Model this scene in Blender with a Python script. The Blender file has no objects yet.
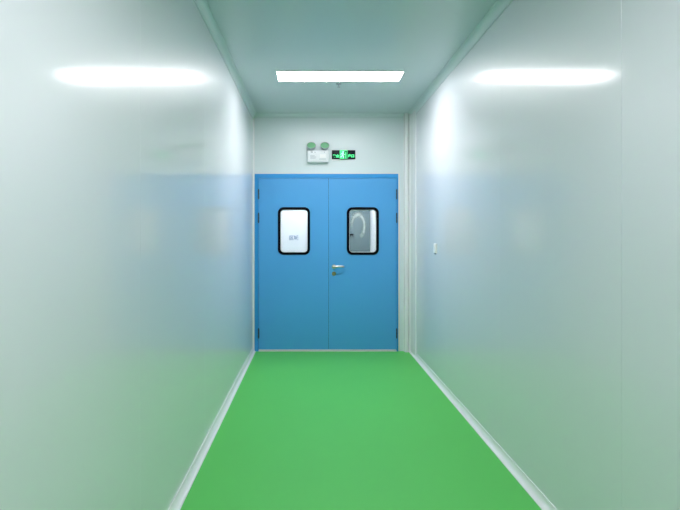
import bpy, bmesh, math
from mathutils import Vector, Matrix

C = bpy.context.scene.collection
PI = math.pi

# ------------------------------------------------------------------ measures
XL, XR = -0.69, 1.19          # wall faces
Y0, YB = -2.6, 5.71           # end behind the viewer, face of the door wall
H = 2.82                      # ceiling height
EYE = 1.37

# ------------------------------------------------------------------ materials
def mat(name, col, rough=0.5, metal=0.0, spec=0.5, emit=None, strength=0.0, coat=0.0,
        coat_rough=0.05, noise=0.0, noise_scale=8.0, bump=0.0, bump_scale=60.0, aniso=0.0):
    m = bpy.data.materials.new(name)
    m.use_nodes = True
    nt = m.node_tree
    b = nt.nodes['Principled BSDF']
    b.inputs['Base Color'].default_value = (*col, 1)
    b.inputs['Roughness'].default_value = rough
    b.inputs['Metallic'].default_value = metal
    b.inputs['Specular IOR Level'].default_value = spec
    b.inputs['Coat Weight'].default_value = coat
    b.inputs['Coat Roughness'].default_value = coat_rough
    b.inputs['Anisotropic'].default_value = aniso
    if emit:
        b.inputs['Emission Color'].default_value = (*emit, 1)
        b.inputs['Emission Strength'].default_value = strength
    if noise or bump:
        tc = nt.nodes.new('ShaderNodeTexCoord')
    if noise:
        n = nt.nodes.new('ShaderNodeTexNoise')
        n.inputs['Scale'].default_value = noise_scale
        n.inputs['Detail'].default_value = 3
        nt.links.new(tc.outputs['Object'], n.inputs['Vector'])
        r = nt.nodes.new('ShaderNodeMix'); r.data_type = 'RGBA'
        r.inputs['A'].default_value = (*[c * (1 - noise) for c in col], 1)
        r.inputs['B'].default_value = (*[min(1, c * (1 + noise)) for c in col], 1)
        nt.links.new(n.outputs['Fac'], r.inputs['Factor'])
        nt.links.new(r.outputs['Result'], b.inputs['Base Color'])
    if bump:
        n2 = nt.nodes.new('ShaderNodeTexNoise')
        n2.inputs['Scale'].default_value = bump_scale
        nt.links.new(tc.outputs['Object'], n2.inputs['Vector'])
        bp = nt.nodes.new('ShaderNodeBump')
        bp.inputs['Strength'].default_value = bump
        bp.inputs['Distance'].default_value = 0.002
        nt.links.new(n2.outputs['Fac'], bp.inputs['Height'])
        nt.links.new(bp.outputs['Normal'], b.inputs['Normal'])
    return m

M = {}
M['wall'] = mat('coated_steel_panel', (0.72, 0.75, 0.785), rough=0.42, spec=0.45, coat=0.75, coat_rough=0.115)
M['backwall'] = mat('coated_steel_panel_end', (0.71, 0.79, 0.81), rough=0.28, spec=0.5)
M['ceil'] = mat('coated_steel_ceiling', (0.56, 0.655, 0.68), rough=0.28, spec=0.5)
M['floor'] = mat('green_epoxy', (0.115, 0.57, 0.125), rough=0.5, spec=0.25, noise=0.03, noise_scale=1.5)
M['cove'] = mat('white_aluminium_cove', (0.84, 0.86, 0.87), rough=0.22, spec=0.5)
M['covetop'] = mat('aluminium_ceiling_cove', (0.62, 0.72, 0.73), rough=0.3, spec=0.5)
M['caulk'] = mat('sealant', (0.80, 0.79, 0.73), rough=0.6)
M['blue'] = mat('blue_painted_steel', (0.075, 0.365, 0.76), rough=0.36, spec=0.6, noise=0.02, noise_scale=1.2)
M['bluef'] = mat('blue_painted_frame', (0.03, 0.30, 0.70), rough=0.30, spec=0.45)
M['black'] = mat('black_rubber', (0.002, 0.002, 0.006), rough=0.6, spec=0.08)
M['hinge'] = mat('dark_hinge_steel', (0.06, 0.10, 0.13), rough=0.35, metal=0.6)
M['steel'] = mat('brushed_steel', (0.62, 0.60, 0.55), rough=0.28, metal=1.0)
M['brass'] = mat('aged_brass', (0.42, 0.36, 0.20), rough=0.35, metal=1.0)
M['chrome'] = mat('chrome_reflector', (0.88, 0.90, 0.88), rough=0.10, metal=1.0)
M['white'] = mat('white_plastic', (0.80, 0.83, 0.85), rough=0.35)
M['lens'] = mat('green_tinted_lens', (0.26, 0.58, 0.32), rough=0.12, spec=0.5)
M['rim'] = mat('silver_grey_plastic', (0.45, 0.50, 0.52), rough=0.3)
M['paper'] = mat('white_label_paper', (0.90, 0.90, 0.90), rough=0.6)
M['grey'] = mat('grey_plastic', (0.20, 0.24, 0.27), rough=0.5)
M['ink'] = mat('grey_print', (0.38, 0.43, 0.46), rough=0.6)
M['blueink'] = mat('blue_grey_print', (0.16, 0.25, 0.38), rough=0.6)
M['lamp'] = mat('led_diffuser', (0.9, 0.9, 0.9), rough=0.4, emit=(1.0, 0.965, 1.0), strength=37.5)
M['lamp_beyond'] = mat('led_diffuser_beyond', (0.9, 0.9, 0.9), rough=0.4, emit=(1.0, 0.97, 1.0), strength=38)
M['lampframe'] = mat('white_lamp_frame', (0.85, 0.88, 0.88), rough=0.35)
M['signface'] = mat('black_sign_face', (0.003, 0.006, 0.012), rough=0.35, spec=0.15)
M['signgreen'] = mat('lit_green_legend', (0.02, 0.5, 0.12), rough=0.4, emit=(0.06, 0.85, 0.30), strength=1.0)
M['signpale'] = mat('lit_pale_legend', (0.5, 0.9, 0.7), rough=0.4, emit=(0.35, 0.95, 0.6), strength=0.8)
M['beyond'] = mat('white_wall_beyond', (0.86, 0.86, 0.88), rough=0.5)
M['beyondfloor'] = mat('green_floor_beyond', (0.10, 0.50, 0.14), rough=0.5)
M['greydoor'] = mat('grey_steel_beyond', (0.15, 0.21, 0.23), rough=0.45, noise=0.12, noise_scale=5)

def glass_mat(name, pale_arch=False):
    m = bpy.data.materials.new(name)
    m.use_nodes = True
    nt = m.node_tree
    b = nt.nodes['Principled BSDF']
    b.inputs['Base Color'].default_value = (0.97, 0.99, 0.98, 1)
    b.inputs['Roughness'].default_value = 0.0
    b.inputs['IOR'].default_value = 1.05
    b.inputs['Transmission Weight'].default_value = 1.0
    if pale_arch:
        # pale arch-shaped band mixed over the glass
        N = nt.nodes; L = nt.links
        tc = N.new('ShaderNodeTexCoord')
        sp = N.new('ShaderNodeSeparateXYZ'); L.new(tc.outputs['Object'], sp.inputs[0])
        def mth(op, a, b_=None):
            n = N.new('ShaderNodeMath'); n.operation = op
            for i, v in enumerate((a, b_)):
                if v is None: continue
                if isinstance(v, (int, float)): n.inputs[i].default_value = v
                else: L.new(v, n.inputs[i])
            return n.outputs[0]
        px = mth('DIVIDE', mth('ADD', sp.outputs['X'], 0.055), 0.075)
        pz = mth('DIVIDE', mth('ADD', sp.outputs['Z'], -0.055), 0.14)
        rr = mth('SQRT', mth('ADD', mth('MULTIPLY', px, px), mth('MULTIPLY', pz, pz)))
        dist = mth('ABSOLUTE', mth('SUBTRACT', rr, 1.0))
        ring = N.new('ShaderNodeMapRange'); ring.interpolation_type = 'SMOOTHSTEP'
        L.new(dist, ring.inputs[0])
        ring.inputs[1].default_value = 0.34; ring.inputs[2].default_value = 0.03
        ring.inputs[3].default_value = 0.0; ring.inputs[4].default_value = 1.0
        cut = N.new('ShaderNodeMapRange'); cut.interpolation_type = 'SMOOTHSTEP'
        L.new(mth('ADD', sp.outputs['Z'], mth('MULTIPLY', sp.outputs['X'], 0.9)), cut.inputs[0])
        cut.inputs[1].default_value = -0.13; cut.inputs[2].default_value = 0.05
        no = N.new('ShaderNodeTexNoise'); no.inputs['Scale'].default_value = 22
        L.new(tc.outputs['Object'], no.inputs['Vector'])
        no2 = N.new('ShaderNodeTexNoise'); no2.inputs['Scale'].default_value = 7
        L.new(tc.outputs['Object'], no2.inputs['Vector'])
        inner = N.new('ShaderNodeMapRange'); inner.interpolation_type = 'SMOOTHSTEP'
        L.new(rr, inner.inputs[0])
        inner.inputs[1].default_value = 1.0; inner.inputs[2].default_value = 0.7
        inner.inputs[3].default_value = 0.0; inner.inputs[4].default_value = 0.03
        f = mth('MULTIPLY', mth('MULTIPLY', ring.outputs[0], cut.outputs[0]), mth('ADD', mth('MULTIPLY', no.outputs['Fac'], 0.8), 0.1))
        f = mth('ADD', mth('ADD', f, inner.outputs[0]), mth('MULTIPLY', no2.outputs['Fac'], 0.10))
        d = N.new('ShaderNodeBsdfDiffuse'); d.inputs['Color'].default_value = (0.75, 0.82, 0.82, 1)
        mx = N.new('ShaderNodeMixShader')
        L.new(f, mx.inputs[0]); L.new(b.outputs[0], mx.inputs[1]); L.new(d.outputs[0], mx.inputs[2])
        L.new(mx.outputs[0], N['Material Output'].inputs['Surface'])
    return m
M['glass'] = glass_mat('clear_pane')
M['glass_arch'] = glass_mat('pale_arch_pane', True)

# ------------------------------------------------------------------ helpers
def obj(name, bm, m, parent=None, smooth=False, loc=None):
    bmesh.ops.recalc_face_normals(bm, faces=bm.faces[:])
    me = bpy.data.meshes.new(name)
    bm.to_mesh(me); bm.free()
    o = bpy.data.objects.new(name, me)
    C.objects.link(o)
    ms = m if isinstance(m, (list, tuple)) else [m]
    for x in ms: me.materials.append(x)
    if smooth:
        me.polygons.foreach_set('use_smooth', [True] * len(me.polygons))
        try:
            me.set_sharp_from_angle(angle=math.radians(35))
        except Exception:
            pass
    if loc is not None: o.location = loc
    if parent: o.parent = parent
    return o

def empty(name, loc):
    o = bpy.data.objects.new(name, None)
    o.empty_display_size = 0.05
    C.objects.link(o)
    o.location = loc
    return o

def tag(o, label=None, cat=None, group=None, kind=None):
    if label: o['label'] = label
    if cat: o['category'] = cat
    if group: o['group'] = group
    if kind: o['kind'] = kind
    return o

def box(bm, x0, x1, y0, y1, z0, z1, bevel=0.0, seg=2):
    vs = [bm.verts.new((x, y, z)) for x in (x0, x1) for y in (y0, y1) for z in (z0, z1)]
    F = [(0, 1, 3, 2), (4, 6, 7, 5), (0, 4, 5, 1), (2, 3, 7, 6), (0, 2, 6, 4), (1, 5, 7, 3)]
    fs = [bm.faces.new([vs[i] for i in f]) for f in F]
    if bevel:
        es = list({e for f in fs for e in f.edges})
        bmesh.ops.bevel(bm, geom=es, offset=bevel, segments=seg, profile=0.5, affect='EDGES')
    return bm

def extrude_profile(bm, pts, frame, a, b):
    """closed outline pts (u,v) swept from a to b; frame(u,v,t) -> xyz"""
    n = len(pts)
    A = [bm.verts.new(frame(u, v, a)) for u, v in pts]
    B = [bm.verts.new(frame(u, v, b)) for u, v in pts]
    for i in range(n):
        j = (i + 1) % n
        bm.faces.new((A[i], A[j], B[j], B[i]))
    bm.faces.new(A); bm.faces.new(B[::-1])
    return bm

def lathe(bm, prof, seg=32, mtx=None):
    """prof (r, z) turned about z, transformed by mtx"""
    rings = []
    mtx = mtx or Matrix()
    for r, z in prof:
        if r < 1e-6:
            rings.append([bm.verts.new(mtx @ Vector((0, 0, z)))])
        else:
            rings.append([bm.verts.new(mtx @ Vector((r * math.cos(2 * PI * k / seg), r * math.sin(2 * PI * k / seg), z))) for k in range(seg)])
    for a, b in zip(rings, rings[1:]):
        for k in range(seg):
            k2 = (k + 1) % seg
            if len(a) == 1 and len(b) == 1: continue
            if len(a) == 1: bm.faces.new((a[0], b[k], b[k2]))
            elif len(b) == 1: bm.faces.new((a[k], a[k2], b[0]))
            else: bm.faces.new((a[k], a[k2], b[k2], b[k]))
    return bm

def rrect(x0, x1, z0, z1, r, seg=8):
    pts = []
    for cx, cz, a0 in ((x1 - r, z1 - r, 0), (x0 + r, z1 - r, 90), (x0 + r, z0 + r, 180), (x1 - r, z0 + r, 270)):
        for k in range(seg + 1):
            a = math.radians(a0 + 90 * k / seg)
            pts.append((cx + r * math.cos(a), cz + r * math.sin(a)))
    return pts

def ring_plate(bm, inner, outer, y0, y1):
    """ring between two outlines with equal point counts, from y0 (front) to y1"""
    n = len(inner)
    L = [[bm.verts.new((x, y, z)) for x, z in loop] for y in (y0, y1) for loop in (inner, outer)]
    i0, o0, i1, o1 = L
    for k in range(n):
        j = (k + 1) % n
        bm.faces.new((i0[k], o0[k], o0[j], i0[j]))
        bm.faces.new((i1[k], i1[j], o1[j], o1[k]))
        bm.faces.new((o0[k], o1[k], o1[j], o0[j]))
        bm.faces.new((i0[k], i0[j], i1[j], i1[k]))
    return bm

def holed_plate(bm, x0, x1, z0, z1, hole, y0, y1):
    outer = [(x1, z1), (x0, z1), (x0, z0), (x1, z0)]
    ev = []
    for loop in (outer, hole):
        vs = [bm.verts.new((x, y0, z)) for x, z in loop]
        ev += [bm.edges.new((vs[k], vs[(k + 1) % len(vs)])) for k in range(len(vs))]
    r = bmesh.ops.triangle_fill(bm, edges=ev, use_beauty=True, use_dissolve=False)
    fs = [g for g in r['geom'] if isinstance(g, bmesh.types.BMFace)]
    ex = bmesh.ops.extrude_face_region(bm, geom=fs)
    nv = [g for g in ex['geom'] if isinstance(g, bmesh.types.BMVert)]
    bmesh.ops.translate(bm, verts=nv, vec=(0, y1 - y0, 0))
    return bm

def text_bm(s, size, width=None, offset=0.0, extrude=0.0008):
    cu = bpy.data.curves.new('lettering', 'FONT')
    cu.body = s; cu.size = size; cu.align_x = 'CENTER'; cu.align_y = 'CENTER'
    cu.extrude = extrude; cu.offset = offset
    o = bpy.data.objects.new('lettering', cu)
    C.objects.link(o)
    dg = bpy.context.evaluated_depsgraph_get()
    me = bpy.data.meshes.new_from_object(o.evaluated_get(dg))
    bpy.data.objects.remove(o); bpy.data.curves.remove(cu)
    bm = bmesh.new(); bm.from_mesh(me); bpy.data.meshes.remove(me)
    if bm.verts:
        xs = [v.co.x for v in bm.verts]; ys = [v.co.y for v in bm.verts]
        cx, cy = (min(xs) + max(xs)) / 2, (min(ys) + max(ys)) / 2
        k = (width / (max(xs) - min(xs))) if width else 1
        for v in bm.verts:
            x, y, z = v.co
            v.co = ((x - cx) * k, -z, (y - cy) * k)      # stand upright, facing -Y
    return bm

# ------------------------------------------------------------------ the setting
def side_wall(name, x, side, seams, label):
    """panel wall swept in z; side=+1 for the right wall. Shallow V joints between panels."""
    pts = [(Y0 - 0.05, x)]
    for s in sorted(seams):
        pts += [(s - 0.0008, x), (s - 0.0004, x + side * 0.0008), (s + 0.0004, x + side * 0.0008), (s + 0.0008, x)]
    pts += [(YB + 0.05, x), (YB + 0.05, x + side * 0.05), (Y0 - 0.05, x + side * 0.05)]
    bm = bmesh.new()
    extrude_profile(bm, pts, lambda u, v, t: (v, u, t), 0, H)
    return tag(obj(name, bm, M['wall']), label, 'wall', kind='structure')

side_wall('wall_left', XL, -1, [4.30 - 1.18 * k for k in range(-1, 6)], 'glossy pale wall of tall metal panels left of the green floor')
side_wall('wall_right', XR, 1, [1.84 + 1.18 * k for k in range(-3, 4)], 'glossy pale wall of tall metal panels right of the green floor')

bm = bmesh.new()
DX0, DX1, DZ = -0.669, 1.036, 2.108
extrude_profile(bm, [(XL, 0), (DX0, 0), (DX0, DZ), (DX1, DZ), (DX1, 0), (XR, 0), (XR, H), (XL, H)],
                lambda u, v, t: (u, t, v), YB, YB + 0.05)
tag(obj('wall_back', bm, M['backwall']), 'pale end wall around and above the blue double door', 'wall', kind='structure')
bm = bmesh.new(); box(bm, XL, XR, Y0 - 0.05, Y0, 0, H)
tag(obj('wall_front', bm, M['backwall']), 'pale end wall of the corridor behind the viewer', 'wall', kind='structure')
bm = bmesh.new(); box(bm, XL - 0.05, XR + 0.05, Y0 - 0.05, YB + 0.05, -0.08, 0)
tag(obj('floor', bm, M['floor']), 'smooth plain green corridor floor leading to the blue door', 'floor', kind='structure')

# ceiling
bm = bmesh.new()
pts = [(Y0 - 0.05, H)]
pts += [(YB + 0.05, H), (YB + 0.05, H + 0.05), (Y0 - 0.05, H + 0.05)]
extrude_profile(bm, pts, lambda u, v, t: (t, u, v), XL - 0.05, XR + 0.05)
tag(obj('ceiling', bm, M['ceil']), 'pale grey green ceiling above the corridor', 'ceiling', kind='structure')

def cove_profile(d, h, lip=0.004, n=10):
    """cross section of a concave corner profile; (0,0) is the corner, d along one side, h along the other"""
    pts = [(0, 0), (d, 0), (d, lip), (d - 0.005, lip)]
    a, b = d - 0.005 - lip, h - 0.005 - lip
    for k in range(n + 1):
        t = PI / 2 * k / n
        pts.append((lip + a * (1 - math.sin(t)), lip + b * (1 - math.cos(t))))
    pts += [(lip, h - 0.005), (lip, h), (0, h)]
    return pts

YC = YB            # coves run up to the end wall
for nm, x, s in (('baseboard_left', XL, 1), ('baseboard_right', XR, -1)):
    bm = bmesh.new()
    extrude_profile(bm, cove_profile(0.036, 0.048), lambda u, v, t, x=x, s=s: (x + s * u, t, v), Y0, YC)
    tag(obj(nm, bm, M['cove'], smooth=True), 'white curved skirting along the foot of the %s wall' % nm.split('_')[1], 'skirting', kind='structure')
for nm, x, s, w in (('trim_1', XL, 1, 'left'), ('trim_2', XR, -1, 'right')):
    bm = bmesh.new()
    extrude_profile(bm, cove_profile(0.045, 0.062, lip=0.006), lambda u, v, t, x=x, s=s: (x + s * u, t, H - v), Y0, YC)
    tag(obj(nm, bm, M['covetop'], smooth=True), 'curved cove strip between the ceiling and the %s wall' % w, 'trim', kind='structure')
bm = bmesh.new()
extrude_profile(bm, cove_profile(0.05, 0.05, lip=0.006), lambda u, v, t: (t, YB - u, H - v), XL, 1.10)
tag(obj('trim_3', bm, M['covetop'], smooth=True), 'curved cove strip between the ceiling and the end wall', 'trim', kind='structure')
bm = bmesh.new()
extrude_profile(bm, cove_profile(0.02, 0.02, lip=0.003), lambda u, v, t: (XL + u, YB - v, t), 0, H - 0.05)
tag(obj('trim_4', bm, M['cove'], smooth=True), 'upright cove strip in the corner left of the blue door', 'trim', kind='structure')

# boxed column with rounded front edge in the right corner, plus its modelled wall reflection
pts = [(1.100, 0), (1.100, -0.006), (1.105, -0.010), (1.105, -0.035)]
pts += [(1.130 - 0.025 * math.cos(PI * k / 16), -0.035 - 0.025 * math.sin(PI * k / 16)) for k in range(1, 17)]
pts += [(1.1555, -0.044), (1.1595, -0.044)]
pts += [(1.190 - 0.030 * math.cos(PI / 2 * k / 8), -0.040 - 0.030 * math.sin(PI / 2 * k / 8)) for k in range(0, 5)]
pts += [(XR - 0.016, -0.085), (XR - 0.014, -0.100), (XR - 0.014, -0.270), (XR - 0.010, -0.282), (XR, -0.284), (XR, 0)]  # strip along the wall is added, shaped as the column's mirror image
bm = bmesh.new()
extrude_profile(bm, pts, lambda u, v, t: (u, YB + v, t), 0, H)
tag(obj('trim_5', bm, M['cove'], smooth=True), 'narrow rounded boxed column right of the blue door, with an added strip as its wall reflection', 'column', kind='structure')
# sealant bead round the door frame
bm = bmesh.new()
box(bm, DX1, DX1 + 0.018, YB - 0.004, YB, 0, DZ + 0.010, 0.0015)
box(bm, DX0 - 0.018, DX0, YB - 0.004, YB, 0, DZ + 0.010, 0.0015)
box(bm, DX0, DX1, YB - 0.004, YB, DZ, DZ + 0.010, 0.0015)
tag(obj('trim_6', bm, M['caulk'], smooth=True), 'off white sealant bead around the blue door frame', 'sealant', kind='structure')

# ------------------------------------------------------------------ the double door
door = tag(empty('door_1', (0.184, YB, 0)), 'blue steel double door with two black rimmed windows at the corridor end', 'door', kind='structure')
def dpart(name, bm, m, parent=door, smooth=False):
    """geometry is given in world space; stored relative to the parent's origin"""
    w = parent
    off = Vector((0, 0, 0))
    while w is not None:
        off += w.location; w = w.parent
    bmesh.ops.translate(bm, verts=bm.verts[:], vec=-off)
    return obj(name, bm, m, parent, smooth)

LX0, LXM, LX1, LZ0, LZ1 = -0.620, 0.210, 1.015, 0.022, 2.056
bm = bmesh.new()
extrude_profile(bm, [(DX0, 0.0), (LX0 - 0.003, 0.0), (LX0 - 0.003, LZ1 + 0.004), (LX1 + 0.003, LZ1 + 0.004), (LX1 + 0.003, 0.0),
                     (DX1, 0.0), (DX1, DZ), (DX0, DZ)], lambda u, v, t: (u, t, v), YB - 0.012, YB + 0.07)
bmesh.ops.bevel(bm, geom=[e for e in bm.edges if all(v.co.y < YB - 0.01 for v in e.verts)], offset=0.002, segments=2, affect='EDGES')
fr = dpart('door_frame', bm, M['bluef'])
bm = bmesh.new(); box(bm, LX0, LX1, YB + 0.05, YB + 0.062, LZ1 - 0.03, LZ1 + 0.02)
dpart('door_stop', bm, M['bluef'])
bm = bmesh.new(); box(bm, LX0 - 0.003, LX1 + 0.003, YB - 0.02, YB + 0.07, 0.0, 0.008, 0.002)
tag(dpart('threshold', bm, M['caulk']), 'pale threshold strip')

WZ0, WZ1 = 1.147, 1.712
for side, (a, b, wx0, wx1) in enumerate(((LX0, LXM - 0.003, -0.393, -0.011), (LXM, LX1, 0.425, 0.806))):
    hole = rrect(wx0 + 0.012, wx1 - 0.012, WZ0 + 0.012, WZ1 - 0.012, 0.055)
    bm = bmesh.new()
    holed_plate(bm, a, b, LZ0, LZ1, hole, YB - 0.007, YB + 0.041)
    outer_e = [e for e in bm.edges if all(v.co.y < YB for v in e.verts) and len(e.link_faces) == 2 and
               abs(e.link_faces[0].normal.dot(e.link_faces[1].normal)) < 0.3 and
               all(abs(v.co.x - a) < 1e-5 or abs(v.co.x - b) < 1e-5 or abs(v.co.z - LZ0) < 1e-5 or abs(v.co.z - LZ1) < 1e-5 for v in e.verts)]
    leaf = dpart('door_leaf', bm, M['blue'])
    g0, g1 = rrect(wx0 + 0.029, wx1 - 0.029, WZ0 + 0.029, WZ1 - 0.029, 0.043), rrect(wx0, wx1, WZ0, WZ1, 0.066)
    bm = bmesh.new(); ring_plate(bm, g0, g1, YB - 0.014, YB + 0.005)
    bmesh.ops.bevel(bm, geom=[e for e in bm.edges if all(v.co.y < YB - 0.013 for v in e.verts) and e.calc_face_angle(0) > 1], offset=0.004, segments=2, affect='EDGES')
    tag(dpart('window_gasket', bm, M['black'], leaf, True), 'black rubber window surround')
    # bright spacer inside the gasket
    bm = bmesh.new()
    ring_plate(bm, rrect(wx0 + 0.034, wx1 - 0.034, WZ0 + 0.034, WZ1 - 0.034, 0.038), rrect(wx0 + 0.014, wx1 - 0.014, WZ0 + 0.014, WZ1 - 0.014, 0.054), YB + 0.010, YB + 0.030)
    tag(dpart('window_spacer', bm, M['paper'], leaf), 'white spacer edge')
    px, pz = (wx0 + wx1) / 2, (WZ0 + WZ1) / 2
    hw, hh = (wx1 - wx0) / 2 - 0.016, (WZ1 - WZ0) / 2 - 0.016
    bm = bmesh.new()
    extrude_profile(bm, rrect(-hw, hw, -hh, hh, 0.053), lambda u, v, t: (u, t, v), -0.0025, 0.0025)
    p = obj('window_pane', bm, M['glass_arch'] if side else M['glass'], leaf)
    p.location = (px - 0.184, 0.008, pz)
    tag(p, 'glass pane with a pale arch' if side else 'clear glass pane')
    hx = LX0 - 0.002 if side == 0 else LX1 + 0.002
    for hz in (1.865, 1.585, 0.215):
        bm = bmesh.new()
        for z0, z1 in ((hz - 0.055, hz - 0.019), (hz - 0.017, hz + 0.017), (hz + 0.019, hz + 0.055)):
            lathe(bm, [(0, z0), (0.007, z0), (0.0085, z0 + 0.0015), (0.0085, z1 - 0.0015), (0.007, z1), (0, z1)], 16,
                  Matrix.Translation((hx, YB - 0.019, 0)))
        lathe(bm, [(0, hz - 0.063), (0.005, hz - 0.060), (0.006, hz - 0.055), (0.004, hz + 0.055), (0.006, hz + 0.055), (0.005, hz + 0.060), (0, hz + 0.063)], 12,
              Matrix.Translation((hx, YB - 0.019, 0)))
        box(bm, hx - 0.002, hx + 0.002, YB - 0.019, YB + 0.006, hz - 0.055, hz + 0.055)
        tag(dpart('hinge', bm, M['hinge'], leaf, True), 'dark barrel hinge')
    if side == 1:
        face = YB - 0.007
        ax = Matrix.Translation((0.272, face, 1.005)) @ Matrix.Rotation(PI / 2, 4, 'X')
        bm = bmesh.new()
        lathe(bm, [(0, 0), (0.026, 0), (0.026, 0.005), (0.023, 0.008), (0.012, 0.009), (0.010, 0.012), (0.010, 0.060), (0, 0.062)], 28, ax)
        # lever: bent bar swept from the spindle to the right
        path = [(0.272, face - 0.058, 1.008), (0.285, face - 0.062, 1.008), (0.320, face - 0.062, 1.009), (0.365, face - 0.061, 1.010), (0.380, face - 0.059, 1.009), (0.388, face - 0.048, 1.009), (0.388, face - 0.018, 1.009)]
        prev = None
        for i, q in enumerate(path):
            q = Vector(q)
            d = (Vector(path[min(i + 1, len(path) - 1)]) - Vector(path[max(i - 1, 0)])).normalized()
            up = Vector((0, 0, 1)); sd = d.cross(up).normalized()
            ringv = [bm.verts.new(q + sd * 0.006 * math.cos(t) + up * 0.011 * math.sin(t)) for t in [2 * PI * k / 12 for k in range(12)]]
            if prev:
                for k in range(12): bm.faces.new((prev[k], prev[(k + 1) % 12], ringv[(k + 1) % 12], ringv[k]))
            else: bm.faces.new(ringv)
            prev = ringv
        bm.faces.new(prev[::-1])
        tag(dpart('lever_handle', bm, M['steel'], leaf, True), 'silver lever handle')
        bm = bmesh.new()
        ax = Matrix.Translation((0.272, face, 0.922)) @ Matrix.Rotation(PI / 2, 4, 'X')
        lathe(bm, [(0, 0), (0.025, 0), (0.025, 0.005), (0.022, 0.008), (0.012, 0.008), (0.011, 0.014), (0, 0.014)], 28, ax)
        box(bm, 0.2705, 0.2735, face - 0.0155, face - 0.012, 0.915, 0.929)
        tag(dpart('lock_cylinder', bm, M['brass'], leaf, True), 'brassy round keyhole')
# meeting strip down the joint of the leaves
bm = bmesh.new(); box(bm, LXM - 0.0035, LXM + 0.0005, YB + 0.002, YB + 0.03, LZ0, LZ1)
dpart('meeting_strip', bm, M['black'])

# ------------------------------------------------------------------ ceiling lamps
def ceiling_light(xc, y0, y1, label):
    t = tag(empty('ceiling_light', (xc, (y0 + y1) / 2, H)), label, 'ceiling light', 'ceiling panel lights')
    hw, hd = 0.557, (y1 - y0) / 2
    bm = bmesh.new()
    o = [(hw + 0.005, hd + 0.005), (-hw - 0.005, hd + 0.005), (-hw - 0.005, -hd - 0.005), (hw + 0.005, -hd - 0.005)]
    i = [(hw, hd), (-hw, hd), (-hw, -hd), (hw, -hd)]
    n = 4
    V = [[bm.verts.new((x, y, z)) for x, y in L] for z in (-0.010, 0.0) for L in (i, o)]
    i0, o0, i1, o1 = V
    for k in range(n):
        j = (k + 1) % n
        bm.faces.new((i0[k], o0[k], o0[j], i0[j])); bm.faces.new((i1[k], i1[j], o1[j], o1[k]))
        bm.faces.new((o0[k], o1[k], o1[j], o0[j])); bm.faces.new((i0[k], i0[j], i1[j], i1[k]))
    obj('lamp_frame', bm, M['lampframe'], t)
    bm = bmesh.new(); box(bm, -hw, hw, -hd, hd, -0.008, -0.001)
    tag(obj('diffuser', bm, M['lamp'], t), 'glowing white diffuser')
    return t
LXC = 0.257
ceiling_light(LXC, 4.215, 4.470, 'lit white rectangular panel light across the ceiling before the door')
ceiling_light(LXC, 0.40, 0.67, 'lit white ceiling panel light just above the viewer, out of view')

# sprinkler just behind the lamp
sp = tag(empty('ceiling_sprinkler', (0.264, 4.57, H)), 'tiny grey sprinkler head on the ceiling behind the panel light', 'sprinkler')
bm = bmesh.new(); lathe(bm, [(0, 0), (0.026, 0), (0.026, -0.003), (0.016, -0.008), (0.0, -0.008)], 24)
obj('rosette', bm, M['ink'], sp, True)
bm = bmesh.new(); lathe(bm, [(0, -0.006), (0.008, -0.006), (0.008, -0.016), (0.004, -0.02), (0.004, -0.030), (0.013, -0.031), (0.013, -0.033), (0, -0.033)], 20)
obj('nozzle', bm, M['grey'], sp, True)

# ------------------------------------------------------------------ twin emergency light
em = tag(empty('emergency_spotlight', (0.083, YB, 2.239)), 'white emergency light box with two round lamp heads above the door', 'emergency light')
bm = bmesh.new(); box(bm, -0.125, 0.125, -0.075, 0, 0, 0.137, 0.008, 3)
obj('lamp_box', bm, M['white'], em, True)
for s in (-1, 1):
    ax = Matrix.Translation((s * 0.079, -0.060, 0.184)) @ Matrix.Rotation(math.radians(56), 4, 'X')
    bm = bmesh.new()
    lathe(bm, [(0, -0.040), (0.022, -0.038), (0.042, -0.020), (0.052, 0.004), (0.054, 0.020), (0.053, 0.024), (0.049, 0.024), (0.049, 0.016)], 36, ax)
    # neck joining the head to the box
    lathe(bm, [(0.012, 0.135), (0.012, 0.165)], 16, Matrix.Translation((s * 0.079, -0.050, 0)))
    hd = tag(obj('lamp_head', bm, M['rim'], em, True), 'silver lamp head')
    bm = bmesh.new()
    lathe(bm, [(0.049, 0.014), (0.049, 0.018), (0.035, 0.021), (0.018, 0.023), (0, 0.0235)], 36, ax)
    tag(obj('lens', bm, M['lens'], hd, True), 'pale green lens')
bm = bmesh.new(); box(bm, 0.022, 0.092, -0.0765, -0.0745, 0.050, 0.092)
tag(obj('sticker', bm, M['paper'], em), 'plain white sticker')
for xa, xb, za, zb in ((-0.086, -0.062, 0.112, 0.122), (-0.040, -0.032, 0.109, 0.118), (0.070, 0.078, 0.112, 0.120)):
    bm = bmesh.new(); box(bm, xa, xb, -0.0775, -0.0745, za, zb, 0.001)
    tag(obj('indicator', bm, M['grey'], em), 'dark indicator lamp')
bm = bmesh.new()
for k, (xa, xb) in enumerate(((-0.092, -0.040), (-0.092, -0.020), (-0.092, -0.028))):
    box(bm, xa, xb, -0.0755, -0.0745, 0.070 - k * 0.014, 0.075 - k * 0.014)
box(bm, 0.010, 0.095, -0.0755, -0.0745, 0.032, 0.037)
tag(obj('print', bm, M['ink'], em), 'faint grey print lines')

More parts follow.
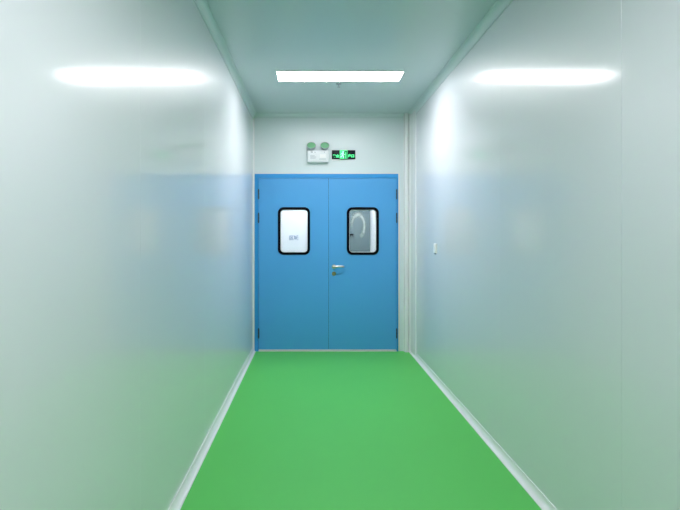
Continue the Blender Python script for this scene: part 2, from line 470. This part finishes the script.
# ------------------------------------------------------------------ exit sign
sg = tag(empty('exit_sign', (0.387, YB, 2.283)), 'black exit sign with lit green running figure right of the emergency light', 'sign')
SW, SH, SD = 0.139, 0.104, 0.024
bm = bmesh.new(); box(bm, -SW, SW, -SD, 0, 0, SH, 0.003)
obj('sign_box', bm, M['signface'], sg, True)
bm = bmesh.new(); box(bm, -0.047, 0.047, -SD - 0.0015, -SD + 0.001, 0.003, SH - 0.003)
pn = tag(obj('pictogram_panel', bm, M['signgreen'], sg), 'lit green panel')
# running figure and doorway, dark on green
def fig_limb(bm, pts, w):
    for (x0, z0), (x1, z1) in zip(pts, pts[1:]):
        d = Vector((x1 - x0, 0, z1 - z0)); nrm = Vector((-d.z, 0, d.x)).normalized() * w / 2
        e = d.normalized() * w * 0.25
        P = [Vector((x0, 0, z0)) - e + nrm, Vector((x1, 0, z1)) + e + nrm, Vector((x1, 0, z1)) + e - nrm, Vector((x0, 0, z0)) - e - nrm]
        a = [bm.verts.new((p.x, -SD - 0.0022, p.z)) for p in P]; b = [bm.verts.new((p.x, -SD - 0.0010, p.z)) for p in P]
        for k in range(4): bm.faces.new((a[k], a[(k + 1) % 4], b[(k + 1) % 4], b[k]))
        bm.faces.new(a); bm.faces.new(b[::-1])
bm = bmesh.new()
fig_limb(bm, [(0.012, 0.010), (0.012, 0.086), (0.038, 0.086), (0.038, 0.010)], 0.011)        # doorway
obj('doorway_symbol', bm, M['signface'], pn)
bm = bmesh.new()
lathe(bm, [(0, -0.0012), (0.010, -0.0012), (0.010, 0), (0, 0)], 20, Matrix.Translation((-0.006, -SD - 0.0010, 0.083)) @ Matrix.Rotation(-PI / 2, 4, 'X'))
fig_limb(bm, [(-0.008, 0.070), (-0.014, 0.042)], 0.014)
fig_limb(bm, [(-0.014, 0.042), (0.002, 0.030), (-0.004, 0.010)], 0.008)
fig_limb(bm, [(-0.014, 0.042), (-0.024, 0.026), (-0.040, 0.022)], 0.008)
fig_limb(bm, [(-0.010, 0.070), (-0.028, 0.064), (-0.034, 0.050)], 0.006)
fig_limb(bm, [(-0.006, 0.068), (0.006, 0.052), (0.018, 0.056)], 0.006)
obj('running_figure', bm, M['signpale'], pn)
for s, xc, w in (('\u5b89\u5168', -0.090, 0.080), ('\u51fa\u53e3', 0.088, 0.074)):
    bm = text_bm(s, 0.05, w, offset=0.0036)
    bmesh.ops.translate(bm, verts=bm.verts[:], vec=(xc, -SD - 0.001, 0.036))
    tag(obj('lettering', bm, M['signgreen'], sg), 'lit green characters')
bm = bmesh.new(); box(bm, -SW + 0.004, -0.030, -0.010, 0, -0.016, -0.002, 0.002)
tag(obj('tag_strip', bm, M['paper'], sg), 'small white strip under the sign')

# ------------------------------------------------------------------ wall switch on the right wall
sw = tag(empty('wall_switch', (XR, 4.58, 1.195)), 'small white switch box with dark underside on the right wall', 'switch')
bm = bmesh.new()
extrude_profile(bm, [(0, 0.012), (-0.010, 0.014), (-0.013, 0.022), (-0.012, 0.094), (-0.008, 0.103), (0, 0.104)], lambda u, v, t: (u, t, v), -0.036, 0.036)
obj('switch_box', bm, M['paper'], sw)
bm = bmesh.new(); box(bm, -0.0148, -0.011, -0.020, 0.020, 0.036, 0.082, 0.001)
obj('rocker', bm, M['white'], sw)
bm = bmesh.new(); box(bm, -0.012, 0, -0.018, 0.018, 0.0, 0.013, 0.003)
tag(obj('cable_gland', bm, M['grey'], sw), 'dark grey cable inlet')

# ------------------------------------------------------------------ the room beyond the door
BY0, BY1, BX0, BX1 = YB + 0.05, 7.21, -1.3, 1.7
def st(name, bm, m, label, cat): return tag(obj(name, bm, m), label, cat, kind='structure')
bm = bmesh.new(); box(bm, BX0, BX1, BY1, BY1 + 0.05, 0, H)
st('wall_far', bm, M['beyond'], 'white wall seen through the left door window', 'wall')
bm = bmesh.new(); box(bm, BX0 - 0.05, BX0, BY0, BY1 + 0.05, 0, H)
st('wall_far_left', bm, M['beyond'], 'left side wall of the room beyond the blue door', 'wall')
bm = bmesh.new(); box(bm, BX1, BX1 + 0.05, BY0, BY1 + 0.05, 0, H)
st('wall_far_right', bm, M['beyond'], 'right side wall of the room beyond the blue door', 'wall')
bm = bmesh.new(); box(bm, BX0, XL - 0.05, BY0 - 0.05, BY0, 0, H); box(bm, XR + 0.05, BX1, BY0 - 0.05, BY0, 0, H)
st('wall_far_front', bm, M['beyond'], 'wall beside the blue door on its far side', 'wall')
bm = bmesh.new(); box(bm, BX0, BX1, BY0, BY1 + 0.05, -0.08, 0)
st('floor_beyond', bm, M['beyondfloor'], 'floor of the room beyond the blue door', 'floor')
bm = bmesh.new(); box(bm, BX0, BX1, BY0, BY1 + 0.05, H, H + 0.05)
st('ceiling_beyond', bm, M['beyond'], 'ceiling of the room beyond the blue door', 'ceiling')
d2 = tag(empty('door_2', (0.428, BY1, 0)), 'grey door seen through the right door window', 'door', kind='structure')
bm = bmesh.new(); box(bm, -0.458, 0.458, -0.03, 0, 0.005, 2.1, 0.003)
obj('door_leaf', bm, M['greydoor'], d2)
bm = bmesh.new(); box(bm, 0.125, 0.205, -0.055, -0.03, 1.378, 1.400, 0.004)
tag(obj('door_handle', bm, M['black'], d2), 'short dark bar')
bm = text_bm('\u533a\u57df', 0.08, 0.135, offset=0.001)
bmesh.ops.translate(bm, verts=bm.verts[:], vec=(-0.257, BY1 - 0.001, 1.345))
tag(obj('wall_lettering', bm, M['blueink']), 'two small blue grey characters on the white wall behind the left door window', 'sign')
t = tag(empty('ceiling_light', (0.2, 6.45, H)), 'lit panel light in the room beyond the blue door', 'ceiling light', 'ceiling panel lights')
bm = bmesh.new(); box(bm, -0.55, 0.55, -0.15, 0.15, -0.008, -0.001)
tag(obj('diffuser', bm, M['lamp_beyond'], t), 'glowing white diffuser')
bm = bmesh.new()
for a in ((-0.562, -0.55, -0.162, 0.162), (0.55, 0.562, -0.162, 0.162), (-0.55, 0.55, -0.162, -0.15), (-0.55, 0.55, 0.15, 0.162)):
    box(bm, *a, -0.010, 0)
obj('lamp_frame', bm, M['lampframe'], t)

# ------------------------------------------------------------------ world, camera, view
w = bpy.data.worlds.new('World'); bpy.context.scene.world = w
w.use_nodes = True
w.node_tree.nodes['Background'].inputs['Color'].default_value = (0.5, 0.55, 0.55, 1)
w.node_tree.nodes['Background'].inputs['Strength'].default_value = 0.0

F_PX, VX, VY = 480.0, 311.0, 236.0
cam = bpy.data.cameras.new('camera')
cam.sensor_width = 36.0; cam.sensor_fit = 'HORIZONTAL'
cam.lens = F_PX * 36.0 / 680.0
cam.shift_x = (340.0 - VX) / 680.0
cam.shift_y = -(255.0 - VY) / 680.0
cam.clip_start = 0.02
co = bpy.data.objects.new('camera', cam); C.objects.link(co)
co.location = (0, 0, EYE); co.rotation_euler = (PI / 2, 0, 0)
sc = bpy.context.scene
sc.camera = co
sc.view_settings.view_transform = 'Standard'
sc.view_settings.look = 'None'
sc.view_settings.exposure = 0.0
sc.view_settings.gamma = 1.0
sc.view_settings.use_curve_mapping = False
